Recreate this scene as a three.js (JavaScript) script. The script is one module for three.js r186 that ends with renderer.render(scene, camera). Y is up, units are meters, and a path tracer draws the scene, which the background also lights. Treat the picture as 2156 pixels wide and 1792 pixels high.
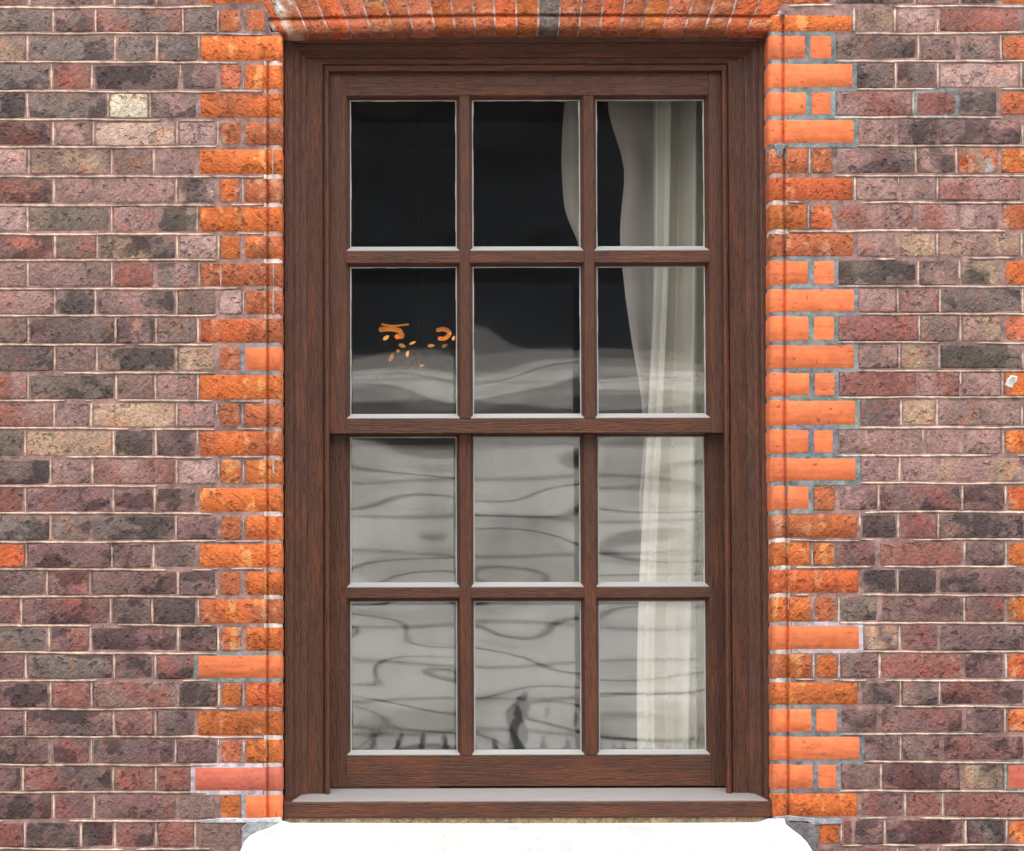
import * as THREE from 'three';
import { mergeGeometries, toCreasedNormals } from 'three/addons/utils/BufferGeometryUtils.js';

// ---------------------------------------------------------------- camera, sky, sun, exposure
const scene = new THREE.Scene();
const FOCAL = 7110, PPX = 800, PPY = 1143;              // in pixels of the 2156 x 1792 photograph
const CAM = new THREE.Vector3(-0.395, 1.55, 9.0), PITCH = 0.0502, ROLL = -0.0021;
const camera = new THREE.PerspectiveCamera(2 * Math.atan(PPY / FOCAL) * 180 / Math.PI, 2712 / 2286, 0.1, 400);
camera.position.copy(CAM);
camera.rotation.set(PITCH, 0, ROLL);
camera.setViewOffset(2712, 2286, 556, 0, 2156, 1792);    // shift lens: the camera stands low and left of the window's middle

const renderer = new THREE.WebGLRenderer({ antialias: true });
renderer.toneMapping = THREE.LinearToneMapping;
renderer.toneMappingExposure = 3.3;
renderer.shadowMap.enabled = true;

const SUN = new THREE.Vector3(0.30, 0.95, -0.85).normalize();
{
  const w = 256, h = 128, data = new Float32Array(w * h * 4);
  for (let j = 0; j < h; j++) for (let i = 0; i < w; i++) {
    const el = (j + 0.5) / h * Math.PI - Math.PI / 2, az = (i + 0.5) / w * Math.PI * 2;
    const up = Math.max(0, Math.sin(el)), t = 1 - up;
    const band = 1 + 0.05 * Math.sin(az * 3 + el * 7) * Math.cos(el * 5 - az * 2);
    const k = (j * w + i) * 4;
    data[k] = (1.22 - 0.66 * t) * band; data[k + 1] = (1.26 - 0.67 * t) * band; data[k + 2] = (1.31 - 0.68 * t) * band; data[k + 3] = 1;
  }
  const sky = new THREE.DataTexture(data, w, h, THREE.RGBAFormat, THREE.FloatType);
  sky.mapping = THREE.EquirectangularReflectionMapping; sky.magFilter = THREE.LinearFilter; sky.needsUpdate = true;
  scene.background = sky; scene.environment = sky;
}
const sun = new THREE.DirectionalLight(new THREE.Color(1, 0.96, 0.9), 2.8);
sun.position.copy(SUN).multiplyScalar(40); sun.target.position.set(0, 1, 6);
sun.castShadow = true; sun.shadow.mapSize.set(4096, 4096);
Object.assign(sun.shadow.camera, { left: -22, right: 22, top: 22, bottom: -22, near: 1, far: 90 });
scene.add(sun, sun.target);

// ---------------------------------------------------------------- helpers
let seed = 1234567;
const rnd = () => { seed = (seed * 1664525 + 1013904223) >>> 0; return seed / 4294967296; };
const rr = (a, b) => a + (b - a) * rnd();
const clamp = (x, a = 0, b = 1) => Math.min(b, Math.max(a, x));
const lerp = (a, b, t) => a + (b - a) * t;
const smooth = (a, b, x) => { const t = clamp((x - a) / (b - a)); return t * t * (3 - 2 * t); };
const camRot = new THREE.Matrix4().makeRotationFromEuler(new THREE.Euler(PITCH, 0, ROLL));
// where a measured point of the photograph lies on the plane at depth z behind the brick face
function W(px, py, z = 0) {
  const d = new THREE.Vector3((px - PPX) / FOCAL, -(py - PPY) / FOCAL, -1).applyMatrix4(camRot);
  return CAM.clone().addScaledVector(d, (z - CAM.z) / d.z);
}
const taken = {};
const numbered = (n) => { const k = taken[n] = (taken[n] ?? -1) + 1; return k ? `${n}_${String(k).padStart(3, '0')}` : n; };
function mesh(name, geometry, material, parent) {
  const m = new THREE.Mesh(geometry, material);
  m.name = parent === scene ? numbered(name) : name;
  m.castShadow = m.receiveShadow = true; parent.add(m); return m;
}
function thing(name, label, category, group) {
  const g = new THREE.Group(); g.name = numbered(name); g.userData = { label, category, kind: 'thing' }; if (group) g.userData.group = group;
  scene.add(g); return g;
}
function part(name, parent) { const g = new THREE.Group(); g.name = name; parent.add(g); return g; }
function structure(name, geometry, material) { const m = mesh(name, geometry, material, scene); m.userData.kind = 'structure'; return m; }
const lin = (r, g, b) => { const c = new THREE.Color().setRGB(r / 255, g / 255, b / 255, THREE.SRGBColorSpace); return [c.r, c.g, c.b]; };
function box(w, h, d, x, y, z) { const g = new THREE.BoxGeometry(w, h, d); g.translate(x, y, z); return g; }
function span(x0, x1, y0, y1, z0, z1) { return box(x1 - x0, y1 - y0, z1 - z0, (x0 + x1) / 2, (y0 + y1) / 2, (z0 + z1) / 2); }
function geo(pos, idx, uv, col) {
  const g = new THREE.BufferGeometry();
  g.setAttribute('position', new THREE.Float32BufferAttribute(pos, 3));
  if (uv) g.setAttribute('uv', new THREE.Float32BufferAttribute(uv, 2));
  if (col) g.setAttribute('color', new THREE.Float32BufferAttribute(col, 3));
  g.setIndex(idx); return g;
}

// ---------------------------------------------------------------- noise and textures
const lattice = new Float32Array(65536); { for (let i = 0; i < 65536; i++) lattice[i] = rnd(); }
function noise(x, y, period, salt) {
  const xi = Math.floor(x), yi = Math.floor(y), fx = x - xi, fy = y - yi, u = fx * fx * (3 - 2 * fx), v = fy * fy * (3 - 2 * fy);
  const m = (a) => ((a % period) + period) % period;
  const at = (a, b) => lattice[(m(a) * 1619 + m(b) * 31337 + salt * 6971) & 65535];
  const a = at(xi, yi), b = at(xi + 1, yi), c = at(xi, yi + 1), d = at(xi + 1, yi + 1);
  return a + (b - a) * u + (c - a) * v + (a - b - c + d) * u * v;
}
// u, v in 0..1, tiling
const fbm = (u, v, p, oct, salt) => { let s = 0, a = 0.5, t = 0; for (let i = 0; i < oct; i++) { s += a * noise(u * p, v * p, p, salt + i); t += a; a *= 0.5; p *= 2; } return s / t; };
const fbm2 = (u, v, pu, pv, oct, salt) => { let s = 0, a = 0.5, t = 0; for (let i = 0; i < oct; i++) { s += a * noise2(u * pu, v * pv, pu, pv, salt + i); t += a; a *= 0.5; pu *= 2; pv *= 2; } return s / t; };
function noise2(x, y, px, py, salt) {
  const xi = Math.floor(x), yi = Math.floor(y), fx = x - xi, fy = y - yi, u = fx * fx * (3 - 2 * fx), v = fy * fy * (3 - 2 * fy);
  const at = (a, b) => lattice[((((a % px) + px) % px) * 1619 + (((b % py) + py) % py) * 31337 + salt * 6971) & 65535];
  const a = at(xi, yi), b = at(xi + 1, yi), c = at(xi, yi + 1), d = at(xi + 1, yi + 1);
  return a + (b - a) * u + (c - a) * v + (a - b - c + d) * u * v;
}
const enc = (x) => { x = clamp(x); return 255 * (x <= 0.0031308 ? 12.92 * x : 1.055 * Math.pow(x, 1 / 2.4) - 0.055); };
function texture(n, m, f, srgb) {                          // f(u, v) -> [r, g, b], linear
  const data = new Uint8Array(n * m * 4);
  for (let j = 0; j < m; j++) for (let i = 0; i < n; i++) {
    const c = f((i + 0.5) / n, (j + 0.5) / m), k = (j * n + i) * 4;
    for (let q = 0; q < 3; q++) data[k + q] = srgb ? enc(c[q]) : 255 * clamp(c[q]);
    data[k + 3] = 255;
  }
  const t = new THREE.DataTexture(data, n, m, THREE.RGBAFormat, THREE.UnsignedByteType);
  t.wrapS = t.wrapT = THREE.RepeatWrapping; t.magFilter = THREE.LinearFilter; t.minFilter = THREE.LinearFilter;
  if (srgb) t.colorSpace = THREE.SRGBColorSpace; t.needsUpdate = true; return t;
}
const TILE = 1.1;                                          // metres that one brick texture covers
// fired clay: grain, drag marks, pits and flecks (height of the face); shared by the colour maps
function clayHeight(u, v) {
  const w = (fbm(u, v, 24, 2, 3) - 0.5) * 0.02;
  const drag = fbm2(u + v + w, v - u + w, 34, 120, 3, 11);      // slanting drag marks of the hand-made face
  const wu = u + (fbm(u, v, 150, 2, 5) - 0.5) * 0.012, wv = v + (fbm(u, v, 150, 2, 8) - 0.5) * 0.012;
  const fine = fbm(u, v, 190, 2, 21);
  const pit = smooth(0.70, 0.82, noise(wu * 96, wv * 96, 96, 31)) * smooth(0.45, 0.7, noise(u * 23, v * 23, 23, 37));
  const sand = fbm(u, v, 400, 1, 25), hole = smooth(0.88, 0.93, noise(wu * 100, wv * 100, 100, 33));
  return clamp(0.14 + 0.50 * drag + 0.34 * fine + 0.24 * sand - 0.6 * pit - 0.75 * hole);
}
const SIZE = 1024;
const heightOf = new Float32Array(SIZE * SIZE);
for (let j = 0; j < SIZE; j++) for (let i = 0; i < SIZE; i++) heightOf[j * SIZE + i] = clayHeight((i + 0.5) / SIZE, (j + 0.5) / SIZE);
const hAt = (u, v) => heightOf[(Math.floor(v * SIZE) % SIZE) * SIZE + Math.floor(u * SIZE) % SIZE];
const clayBump = texture(SIZE, SIZE, (u, v) => { const h = hAt(u, v); return [h, h, h]; });
// the factor is kept below 1 by TOP; colours are multiplied back up where they are set
const TOP = 1.5;
function clayTone(u, v) {
  const h = hAt(u, v), grain = fbm(u, v, 140, 2, 41), mott = fbm(u, v, 20, 3, 45);
  const fleck = smooth(0.80, 0.90, noise(u * 150, v * 150, 150, 51)), rust = smooth(0.62, 0.8, fbm(u, v, 34, 3, 55));
  const sand = noise(u * 430, v * 430, 430, 47) - 0.5;
  const f = 0.50 + 0.60 * h + 0.55 * (grain - 0.5) + 0.60 * (mott - 0.5) + 0.42 * sand + 0.12;
  return [f * (1 + 0.22 * rust) + 0.34 * fleck, f * (1 - 0.06 * rust) + 0.32 * fleck, f * (1 - 0.18 * rust) + 0.30 * fleck];
}
const clayPlain = texture(SIZE, SIZE, (u, v) => clayTone(u, v).map((x) => x / TOP), true);
const clayBurnt = texture(SIZE, SIZE, (u, v) => {          // with the blue-black marks of the clamp fire
  const c = clayTone(u, v), b = smooth(0.54, 0.60, fbm2(u, v, 12, 16, 4, 61) + 0.10 * (fbm(u, v, 90, 2, 67) - 0.5)), k = 0.52 * b;
  const pale = smooth(0.60, 0.68, fbm(u, v, 14, 4, 71)) * 0.26;
  return [c[0] * (1 - k) + pale * 0.9, c[1] * (1 - k * 0.99) + pale * 0.8, c[2] * (1 - k * 0.95) + pale * 0.68].map((x) => x / TOP);
}, true);
const clayOrange = texture(SIZE, SIZE, (u, v) => {         // rubbed orange brick with lime bloom in streaks and soot in the pits
  const h = hAt(u, v), mott = fbm(u, v, 18, 4, 81), grain = fbm(u, v, 150, 2, 85);
  const f = 0.60 + 0.46 * h + 0.34 * (mott - 0.5) + 0.40 * (grain - 0.5) + 0.30 * (noise(u * 430, v * 430, 430, 87) - 0.5);
  const bloom = smooth(0.60, 0.74, fbm2(u, v, 40, 9, 3, 91) * 0.7 + fbm(u, v, 70, 2, 95) * 0.36) * 0.40, soot = smooth(0.62, 0.74, fbm(u, v, 26, 4, 99)) * 0.24;
  return [f * (1 - soot) + bloom * 0.62, f * (1 - soot) * (1 - 0.1 * (mott - 0.5)) + bloom * 2.2, f * (1 - soot) + bloom * 4.2].map((x, q) => x / [1.5, 2, 3.2][q]);
}, true);
const clayNew = texture(512, 512, (u, v) => {              // machine-cut replacement brick: even, a few drag lines and specks
  const g = fbm(u, v, 60, 3, 111), l = fbm2(u, v, 10, 110, 2, 115), spot = smooth(0.90, 0.95, noise(u * 170, v * 170, 170, 119));
  const f = (0.86 + 0.30 * (g - 0.5) + 0.20 * (l - 0.5)) * (1 - 0.45 * spot), bl = smooth(0.62, 0.75, fbm(u, v, 8, 4, 123)) * 0.05;
  return [f, f + bl, f + bl * 2];
}, true);
const newBump = texture(512, 512, (u, v) => { const h = 0.5 * fbm2(u, v, 12, 120, 2, 115) + 0.4 * fbm(u, v, 100, 2, 121) - 0.6 * smooth(0.90, 0.95, noise(u * 170, v * 170, 170, 119)) + 0.1; return [h, h, h]; });
const mortarMap = texture(SIZE, SIZE, (u, v) => {
  const g = fbm(u, v, 60, 4, 131), b = fbm(u, v, 9, 3, 135), s = smooth(0.7, 0.85, noise(u * 200, v * 200, 200, 139)), f = 0.62 + 0.75 * (g - 0.5) + 0.5 * (b - 0.5);
  return [f + 0.15 * s, f + 0.15 * s, f + 0.14 * s];
}, true);
const mortarBump = texture(SIZE, SIZE, (u, v) => { const h = fbm(u, v, 90, 4, 131); return [h, h, h]; });
// oak, dark stained; u runs along the grain (1.2 m), v across (0.3 m)
function oak(u, v) {
  const bend = (fbm2(u, v, 3, 4, 3, 151) - 0.5) * 0.06;
  const fibre = fbm2(u, v + bend, 10, 70, 3, 155), fine = fbm2(u, v + bend, 50, 220, 2, 161), band = fbm2(u, v + bend, 2, 9, 3, 165);
  const vessel = smooth(0.66, 0.80, noise2(u * 60, (v + bend) * 150, 60, 150, 171)), worn = smooth(0.56, 0.72, fbm2(u, v, 7, 7, 4, 175));
  return { fibre, fine, band, vessel, worn };
}
const oakMap = texture(SIZE, 512, (u, v) => {
  const o = oak(u, v), f = 0.55 + 0.16 * (o.fibre - 0.5) + 0.46 * (o.fine - 0.5) + 0.14 * (o.band - 0.5) - 0.10 * o.vessel;
  const scratch = smooth(0.83, 0.9, noise2(u * 26, v * 190, 26, 190, 181)) * 0.5;
  const w = o.worn * 0.36;
  return [f * (1 + w) + scratch * 0.35, f * (1 + w * 0.55) + scratch * 0.45, f * (1 + w * 0.15) + scratch * 0.5].map((x) => x * 0.75);
}, true);
const oakBump = texture(SIZE, 512, (u, v) => { const o = oak(u, v), h = 0.55 + 0.5 * (o.fibre - 0.5) + 0.35 * (o.fine - 0.5) - 0.45 * o.vessel; return [h, h, h]; });
const oakRough = texture(512, 256, (u, v) => { const r = 0.62 + 0.5 * (fbm2(u, v, 12, 30, 3, 191) - 0.5); return [r, r, r]; });
const paintMap = texture(512, 512, (u, v) => {
  const f = 0.94 + 0.10 * (fbm(u, v, 8, 4, 201) - 0.5), d = smooth(0.60, 0.74, fbm(u, v, 20, 5, 205)) * 0.07 + smooth(0.84, 0.92, noise(u * 150, v * 150, 150, 207)) * 0.06; return [f - d, f - d * 1.1, f - d * 1.3];
}, true);
const paintBump = texture(512, 512, (u, v) => { const h = fbm(u, v, 12, 5, 211); return [h, h, h]; });

const stuccoMap = texture(512, 512, (u, v) => {             // old limewash with rain streaks
  const f = 0.90 + 0.16 * (fbm(u, v, 5, 4, 221) - 0.5), d = smooth(0.52, 0.75, fbm2(u, v, 9, 3, 3, 225)) * 0.16, b = smooth(0.48, 0.72, fbm2(u, v, 3, 11, 4, 229)) * 0.28; const t = f - d - b; return [t, t * (0.99 - 0.05 * b), t * (0.97 - 0.12 * b)];
}, true);
const M = {};
const std = (o) => new THREE.MeshStandardMaterial(o), phys = (o) => new THREE.MeshPhysicalMaterial(o), rgb = (a) => new THREE.Color().setRGB(...a);
M.plain = std({ map: clayPlain, bumpMap: clayBump, bumpScale: 0.0055, roughness: 0.92, vertexColors: true });
M.burnt = std({ map: clayBurnt, bumpMap: clayBump, bumpScale: 0.0055, roughness: 0.9, vertexColors: true });
M.orange = std({ map: clayOrange, bumpMap: clayBump, bumpScale: 0.0065, roughness: 0.92, vertexColors: true });
M.fresh = std({ map: clayNew, bumpMap: newBump, bumpScale: 0.003, roughness: 0.9, vertexColors: true });
M.mortar = std({ map: mortarMap, bumpMap: mortarBump, bumpScale: 0.004, roughness: 0.97, color: rgb([0.40, 0.235, 0.20]) });
M.ribbon = std({ map: mortarMap, bumpMap: mortarBump, bumpScale: 0.003, roughness: 0.95, vertexColors: true });
M.cement = std({ map: mortarMap, bumpMap: mortarBump, bumpScale: 0.004, roughness: 0.95, vertexColors: true });
M.oak = phys({ map: oakMap, bumpMap: oakBump, bumpScale: 0.0016, roughness: 0.72, roughnessMap: oakRough, color: rgb([0.182, 0.063, 0.030]), clearcoat: 0.06, clearcoatRoughness: 0.35, specularIntensity: 0.55 });
M.sillTop = std({ map: paintMap, bumpMap: oakBump, bumpScale: 0.001, roughness: 0.75, color: rgb([0.315, 0.28, 0.262]) });
M.putty = std({ color: rgb([0.36, 0.345, 0.32]), roughness: 0.7 });
M.paint = std({ map: paintMap, bumpMap: paintBump, bumpScale: 0.002, roughness: 0.6, color: rgb([0.73, 0.715, 0.685]) });
M.bed = std({ map: mortarMap, bumpMap: mortarBump, bumpScale: 0.008, roughness: 0.97, color: rgb([0.50, 0.36, 0.20]) });
M.glass = phys({ transmission: 1, thickness: 0, roughness: 0.017, ior: 1.78, color: rgb([0.98, 0.98, 0.97]) });
M.cloth = std({ color: rgb([0.70, 0.66, 0.57]), roughness: 1, side: THREE.DoubleSide });
M.lining = std({ color: rgb([0.46, 0.41, 0.37]), roughness: 1, side: THREE.DoubleSide });
M.room = std({ color: rgb([0.20, 0.23, 0.26]), roughness: 0.9 });
M.boards = std({ color: rgb([0.16, 0.09, 0.05]), roughness: 0.6 });
M.ceiling = std({ color: rgb([0.45, 0.45, 0.43]), roughness: 0.95 });
M.brass = std({ color: rgb([0.35, 0.22, 0.08]), metalness: 1, roughness: 0.4 });
M.bulb = std({ color: rgb([0.9, 0.6, 0.3]), emissive: rgb([1, 0.42, 0.09]), emissiveIntensity: 0.20 });
M.bulbs = [0.30, 0.15, 0.08].map((e) => std({ color: rgb([0.9, 0.6, 0.3]), emissive: rgb([1, 0.42, 0.09]), emissiveIntensity: e }));
M.shade = std({ color: rgb([0.7, 0.4, 0.15]), emissive: rgb([1, 0.34, 0.06]), emissiveIntensity: 0.115, side: THREE.DoubleSide });
M.stucco = std({ map: stuccoMap, color: rgb([0.80, 0.79, 0.77]), roughness: 0.85 });
M.brickRed = std({ map: mortarMap, color: rgb([0.27, 0.30, 0.34]), roughness: 0.95 });
M.iron = std({ color: rgb([0.03, 0.03, 0.033]), roughness: 0.5 });
M.asphalt = std({ color: rgb([0.06, 0.06, 0.06]), roughness: 0.95 });
M.paving = std({ color: rgb([0.19, 0.18, 0.17]), roughness: 0.95 });
M.plaster = std({ color: rgb([0.30, 0.29, 0.27]), roughness: 0.95 });

// ---------------------------------------------------------------- the setting: ground, street
structure('ground', new THREE.PlaneGeometry(240, 240).rotateX(-Math.PI / 2).translate(0, -0.12, 0), M.asphalt);
structure('road', new THREE.PlaneGeometry(60, 6.4).rotateX(-Math.PI / 2).translate(0, -0.112, 5.6), M.asphalt);
structure('pavement', span(-30, 30, -0.11, 0.0, 0.02, 2.4), M.paving);
structure('pavement', span(-30, 30, -0.11, 0.0, 8.8, 15.9), M.paving);

// ---------------------------------------------------------------- the brick wall
const wall = thing('brick_wall', 'mottled brown brick wall with orange brick dressings around the sash window', 'wall');
const K = 0.80;                                            // shown colour to base colour
const TONE = Object.fromEntries(Object.entries({
  G: [110, 100, 95], D: [96, 81, 78], B: [124, 103, 95], P: [158, 124, 119], L: [184, 152, 146], U: [112, 82, 82], R: [146, 90, 78], V: [132, 78, 72], Y: [182, 154, 126],
  W: [206, 196, 174], C: [182, 155, 141], E: [114, 104, 92], S: [104, 82, 76],
  p: [206, 110, 84], o: [220, 110, 57], m: [186, 99, 68], y: [200, 104, 54], n: [241, 126, 74], r: [204, 104, 80], k: [232, 196, 186], d: [182, 92, 46], q: [204, 96, 56],
}).map(([k, c]) => [k, lin(...('omykdqpnrWC'.includes(k) ? c : c.map((x, q) => x * 0.74 + [122, 97, 93][q] * 0.26))).map((x, q) => x * K * ('omykdqpnr'.includes(k) ? 1 : [1.08, 1.01, 0.95][q]))]));
const OLD = 'omykdqp', FRESH = 'nr';

const SMEAR = [0.235, 0.135, 0.115];
function brickColours(codes, count) {                      // one or two clay colours, the second in patches
  const a = TONE[codes[0]], b = TONE[codes[1] ?? codes[0]], ph = rr(0, 6), f1 = rr(0.8, 1.6), f2 = rr(0.4, 1.2), tone = rr(0.86, 1.1);
  return (u, v) => {
    const t = codes.length > 1 ? smooth(-0.25, 0.35, Math.sin(ph + u * 5 * f1 + v * 2.4 * f2) + rr(-0.25, 0.25)) : 0, j = tone * rr(0.92, 1.08);
    return [0, 1, 2].map((q) => lerp(a[q], b[q], t) * j);
  };
}
const FACTOR = { plain: TOP, burnt: TOP, orange: 1, fresh: 1.1 };
const materialOf = (codes) => OLD.includes(codes[0]) ? 'orange' : FRESH.includes(codes[0]) ? 'fresh' : 'DUGES'.includes(codes[0]) || 'DUGES'.includes(codes[1] ?? '-') ? 'burnt' : 'plain';
const tint = (c, kind) => kind === 'orange' ? [c[0] * 1.56, c[1] * 2.15, c[2] * 2.7] : c.map((x) => x * FACTOR[kind]);

// a hand-made brick: uneven outline, softened arrises, a face that is not quite flat
function brickGeometry(x0, x1, y0, y1, codes, rough) {
  const kind = materialOf(codes), colour = brickColours(codes), w = x1 - x0, h = y1 - y0, e = 0.0045, us = [0, e / w, 0.26, 0.5, 0.74, 1 - e / w, 1], vs = [0, e / h, 0.5, 1 - e / h, 1];
  const pos = [], uv = [], col = [], idx = [], ou = rnd(), ov = rnd(), tx = rr(-1, 1) * 0.0009 * rough, ty = rr(-1, 1) * 0.0009 * rough, out = rr(-0.0012, 0.0012) * rough;
  const bow = [0, 1, 2, 3].map(() => rr(-0.0016, 0.0016) * rough);
  for (let j = 0; j < 5; j++) for (let i = 0; i < 7; i++) {
    const edge = i === 0 || i === 6 || j === 0 || j === 4, corner = (i <= 1 || i >= 5) && (j <= 1 || j >= 3);
    let x = lerp(x0, x1, us[i]), y = lerp(y0, y1, vs[j]), z = out + tx * (us[i] - 0.5) * 2 + ty * (vs[j] - 0.5) * 2;
    const ju = rr(-0.0011, 0.0011) * rough, jv = rr(-0.0011, 0.0011) * rough;
    x += (us[i] < 0.5 ? bow[0] : bow[1]) * (1 - Math.abs(vs[j] - 0.5)) + ju; y += (vs[j] < 0.5 ? bow[2] : bow[3]) * (1 - Math.abs(us[i] - 0.5)) + jv;
    if (corner) { x += (us[i] < 0.5 ? 1 : -1) * 0.0012 * rough; y += (vs[j] < 0.5 ? 1 : -1) * 0.0012 * rough; }
    z += edge ? -0.0042 : rr(-0.0006, 0.0006) * rough;
    pos.push(x, y, z); uv.push(x / TILE + ou, y / TILE + ov); const cc = colour(us[i], vs[j]), sm = (edge || corner) && kind !== 'fresh' ? rr(0.15, 0.75) : 0;   // stopping mortar smeared over the arrises
    col.push(...tint(cc.map((x, q) => lerp(x, SMEAR[q], sm)), kind));
  }
  for (let j = 0; j < 4; j++) for (let i = 0; i < 6; i++) { const a = j * 7 + i; idx.push(a, a + 1, a + 8, a, a + 8, a + 7); }
  const ring = []; for (let i = 0; i < 7; i++) ring.push(i); for (let j = 1; j < 5; j++) ring.push(j * 7 + 6); for (let i = 5; i >= 0; i--) ring.push(28 + i); for (let j = 3; j > 0; j--) ring.push(j * 7);
  const n = pos.length / 3;
  for (const r of ring) { pos.push(pos[r * 3], pos[r * 3 + 1], -0.05); uv.push(uv[r * 2], uv[r * 2 + 1]); col.push(...col.slice(r * 3, r * 3 + 3)); }
  ring.forEach((r, k) => { const s = ring[(k + 1) % ring.length], a = n + k, b = n + (k + 1) % ring.length; idx.push(r, a, b, r, b, s); });
  const g = geo(pos, idx, uv, col); g.computeVertexNormals(); return g;
}
// moulded edge: b = distance from the opening, z = depth
const BEAD = [[0, -0.16], [0, -0.024], [0.0012, -0.0145], [0.005, -0.007], [0.011, -0.002], [0.019, 0], [0.027, -0.0012], [0.034, -0.0045], [0.0385, -0.0095], [0.0395, -0.0135], [0.0425, -0.0135], [0.0435, -0.006], [0.0460, -0.0008], [0.050, 0]];
const PLAINEDGE = [[0, -0.16], [0, -0.010], [0.002, -0.004], [0.007, -0.0008], [0.014, 0]];
// rows of corner positions: at(b, z, t) gives the point at distance b from the opening, t = 0..1 across the brick
function mouldedGeometry(profile, depth, at, codes, rough, width) {
  const kind = materialOf(codes), colour = brickColours(codes), far = depth;
  const pts = [...profile.filter((p) => p[0] < far - 0.006)];
  for (let q = 1; q <= 2; q++) { const b0 = pts[pts.length - 1][0]; if (far - 0.0045 - b0 > 0.03 && q === 1) pts.push([(b0 + far) / 2, rr(-0.0006, 0.0006) * rough]); }
  pts.push([far - 0.0045, 0], [far, -0.0042], [far, -0.05]);
  const e = 0.0045 / width, ts = [0, e, 0.5, 1 - e, 1], pos = [], uv = [], col = [], idx = [], ou = rnd(), ov = rnd(), n = pts.length;
  ts.forEach((t, j) => {
    const edge = j === 0 || j === 4;
    let run = 0;
    pts.forEach(([b, z], i) => {
      if (i) run += Math.hypot(b - pts[i - 1][0], z - pts[i - 1][1]);
      const inner = b < 0.05, p = at(b + (b < 0.001 && edge ? 0.0025 : 0) + rr(-0.0006, 0.0006) * rough * (i > 0 ? 1 : 0), z - (edge && z > -0.02 ? 0.0038 : 0) + (inner ? 0 : rr(-0.0006, 0.0006) * rough), clamp(t + rr(-0.01, 0.01) * rough));
      pos.push(...p); uv.push(run / TILE + ou, t * width / TILE + ov); col.push(...tint(colour(b / far, t), kind));
    });
  });
  for (let j = 0; j < 4; j++) for (let i = 0; i < n - 1; i++) { const a = j * n + i; idx.push(a, a + 1, a + n + 1, a, a + n + 1, a + n); }
  const g = geo(pos, idx, uv, col);
  // make the faces look outwards
  const v = (k) => new THREE.Vector3(...pos.slice(k * 3, k * 3 + 3)), f = 2 * n + n - 3;
  if (new THREE.Vector3().crossVectors(v(f + 1).sub(v(f)), v(f + n).sub(v(f))).z < 0) { for (let k = 0; k < idx.length; k += 3) [idx[k + 1], idx[k + 2]] = [idx[k + 2], idx[k + 1]]; g.setIndex(idx); }
  return toCreasedNormals(g, 0.9);
}

function sweepOpen(ends) {                                 // an open strip along a profile
  const pos = [], idx = []; ends.forEach(([a, b]) => pos.push(a.x, a.y, a.z, b.x, b.y, b.z));
  for (let i = 0; i < ends.length - 1; i++) { const q = i * 2; idx.push(q, q + 1, q + 3, q, q + 3, q + 2); }
  const g = geo(pos, idx).toNonIndexed(); g.computeVertexNormals(); return toCreasedNormals(g, 0.9);
}
// measured courses, top to bottom: bed joints, then for each course the end of every brick and its clay
const LEFT_Y = [-44, 15, 71, 132, 192, 252, 310, 371, 431, 492, 549, 607, 666, 726, 785, 845, 903, 964, 1023, 1082, 1141, 1199, 1257, 1317, 1375, 1433, 1493, 1553, 1611, 1670, 1728, 1788, 1847];
const LEFT = [
  '61B 241PB 329G 416P|562mo', '112G 201PG 385GR 459G|512m 562m', '58BY 243G 331G 419G|595o', '108G 194R 380D 459GU|512p 595o', '57G 227G 316W 418GP|595om',
  '112DR 197DP 373C 459L|512m 595m', '61L 235BY 324B 416P|595o', '113RD 201P 371P 456DC|511om 595m', '58L 235E 326P 416E|595o', '116RD 205BR 373DY 460L|512y 595om',
  '58P 236PB 327R 419GP|595m', '115P 200G 371DP 458B|513L 595m', '60B 243D 328PD 417B|595mq', '115D 203B 371BE 456Y|511m 595n', '60PR 244E 327B 416P|595o',
  '114RP 192P 372Y 456P|511m 595m', '53E 239Y 327DE 415PD|595mo', '106D 194P 371RP 460L|513y 595y', '53V 239U 326U 416S|595o', '107G 191BG 370G 460U|513m 595o',
  '55q 235U 323UD 417D|595o', '99D 190VU 375US 457UD|512m 595o', '44VU 233UV 320D 417D|595mo', '103GB 190UR 375U 459UD|513ym 595o', '54U 240G 326DU 412VD|595n',
  '106U 193RV 374BV 461SD|513y 595q', '53U 240UD 327UR 412DU|595yd', '106UD 193VU 369UD 460U|513p 595y', '49UD 239DV 328R 405VR|595r', '112SU 198VU 373U 458B|512y 595n', '53V 170D 242DV 329VU 412R|513B', '112U 199V 373D 459U|595U',
];
const RIGHT_Y = [-46, 12, 70, 129, 189, 247, 307, 369, 426, 487, 544, 604, 661, 722, 780, 838, 900, 959, 1018, 1078, 1137, 1195, 1253, 1313, 1372, 1432, 1488, 1546, 1605, 1666, 1723, 1781, 1841];
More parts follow.
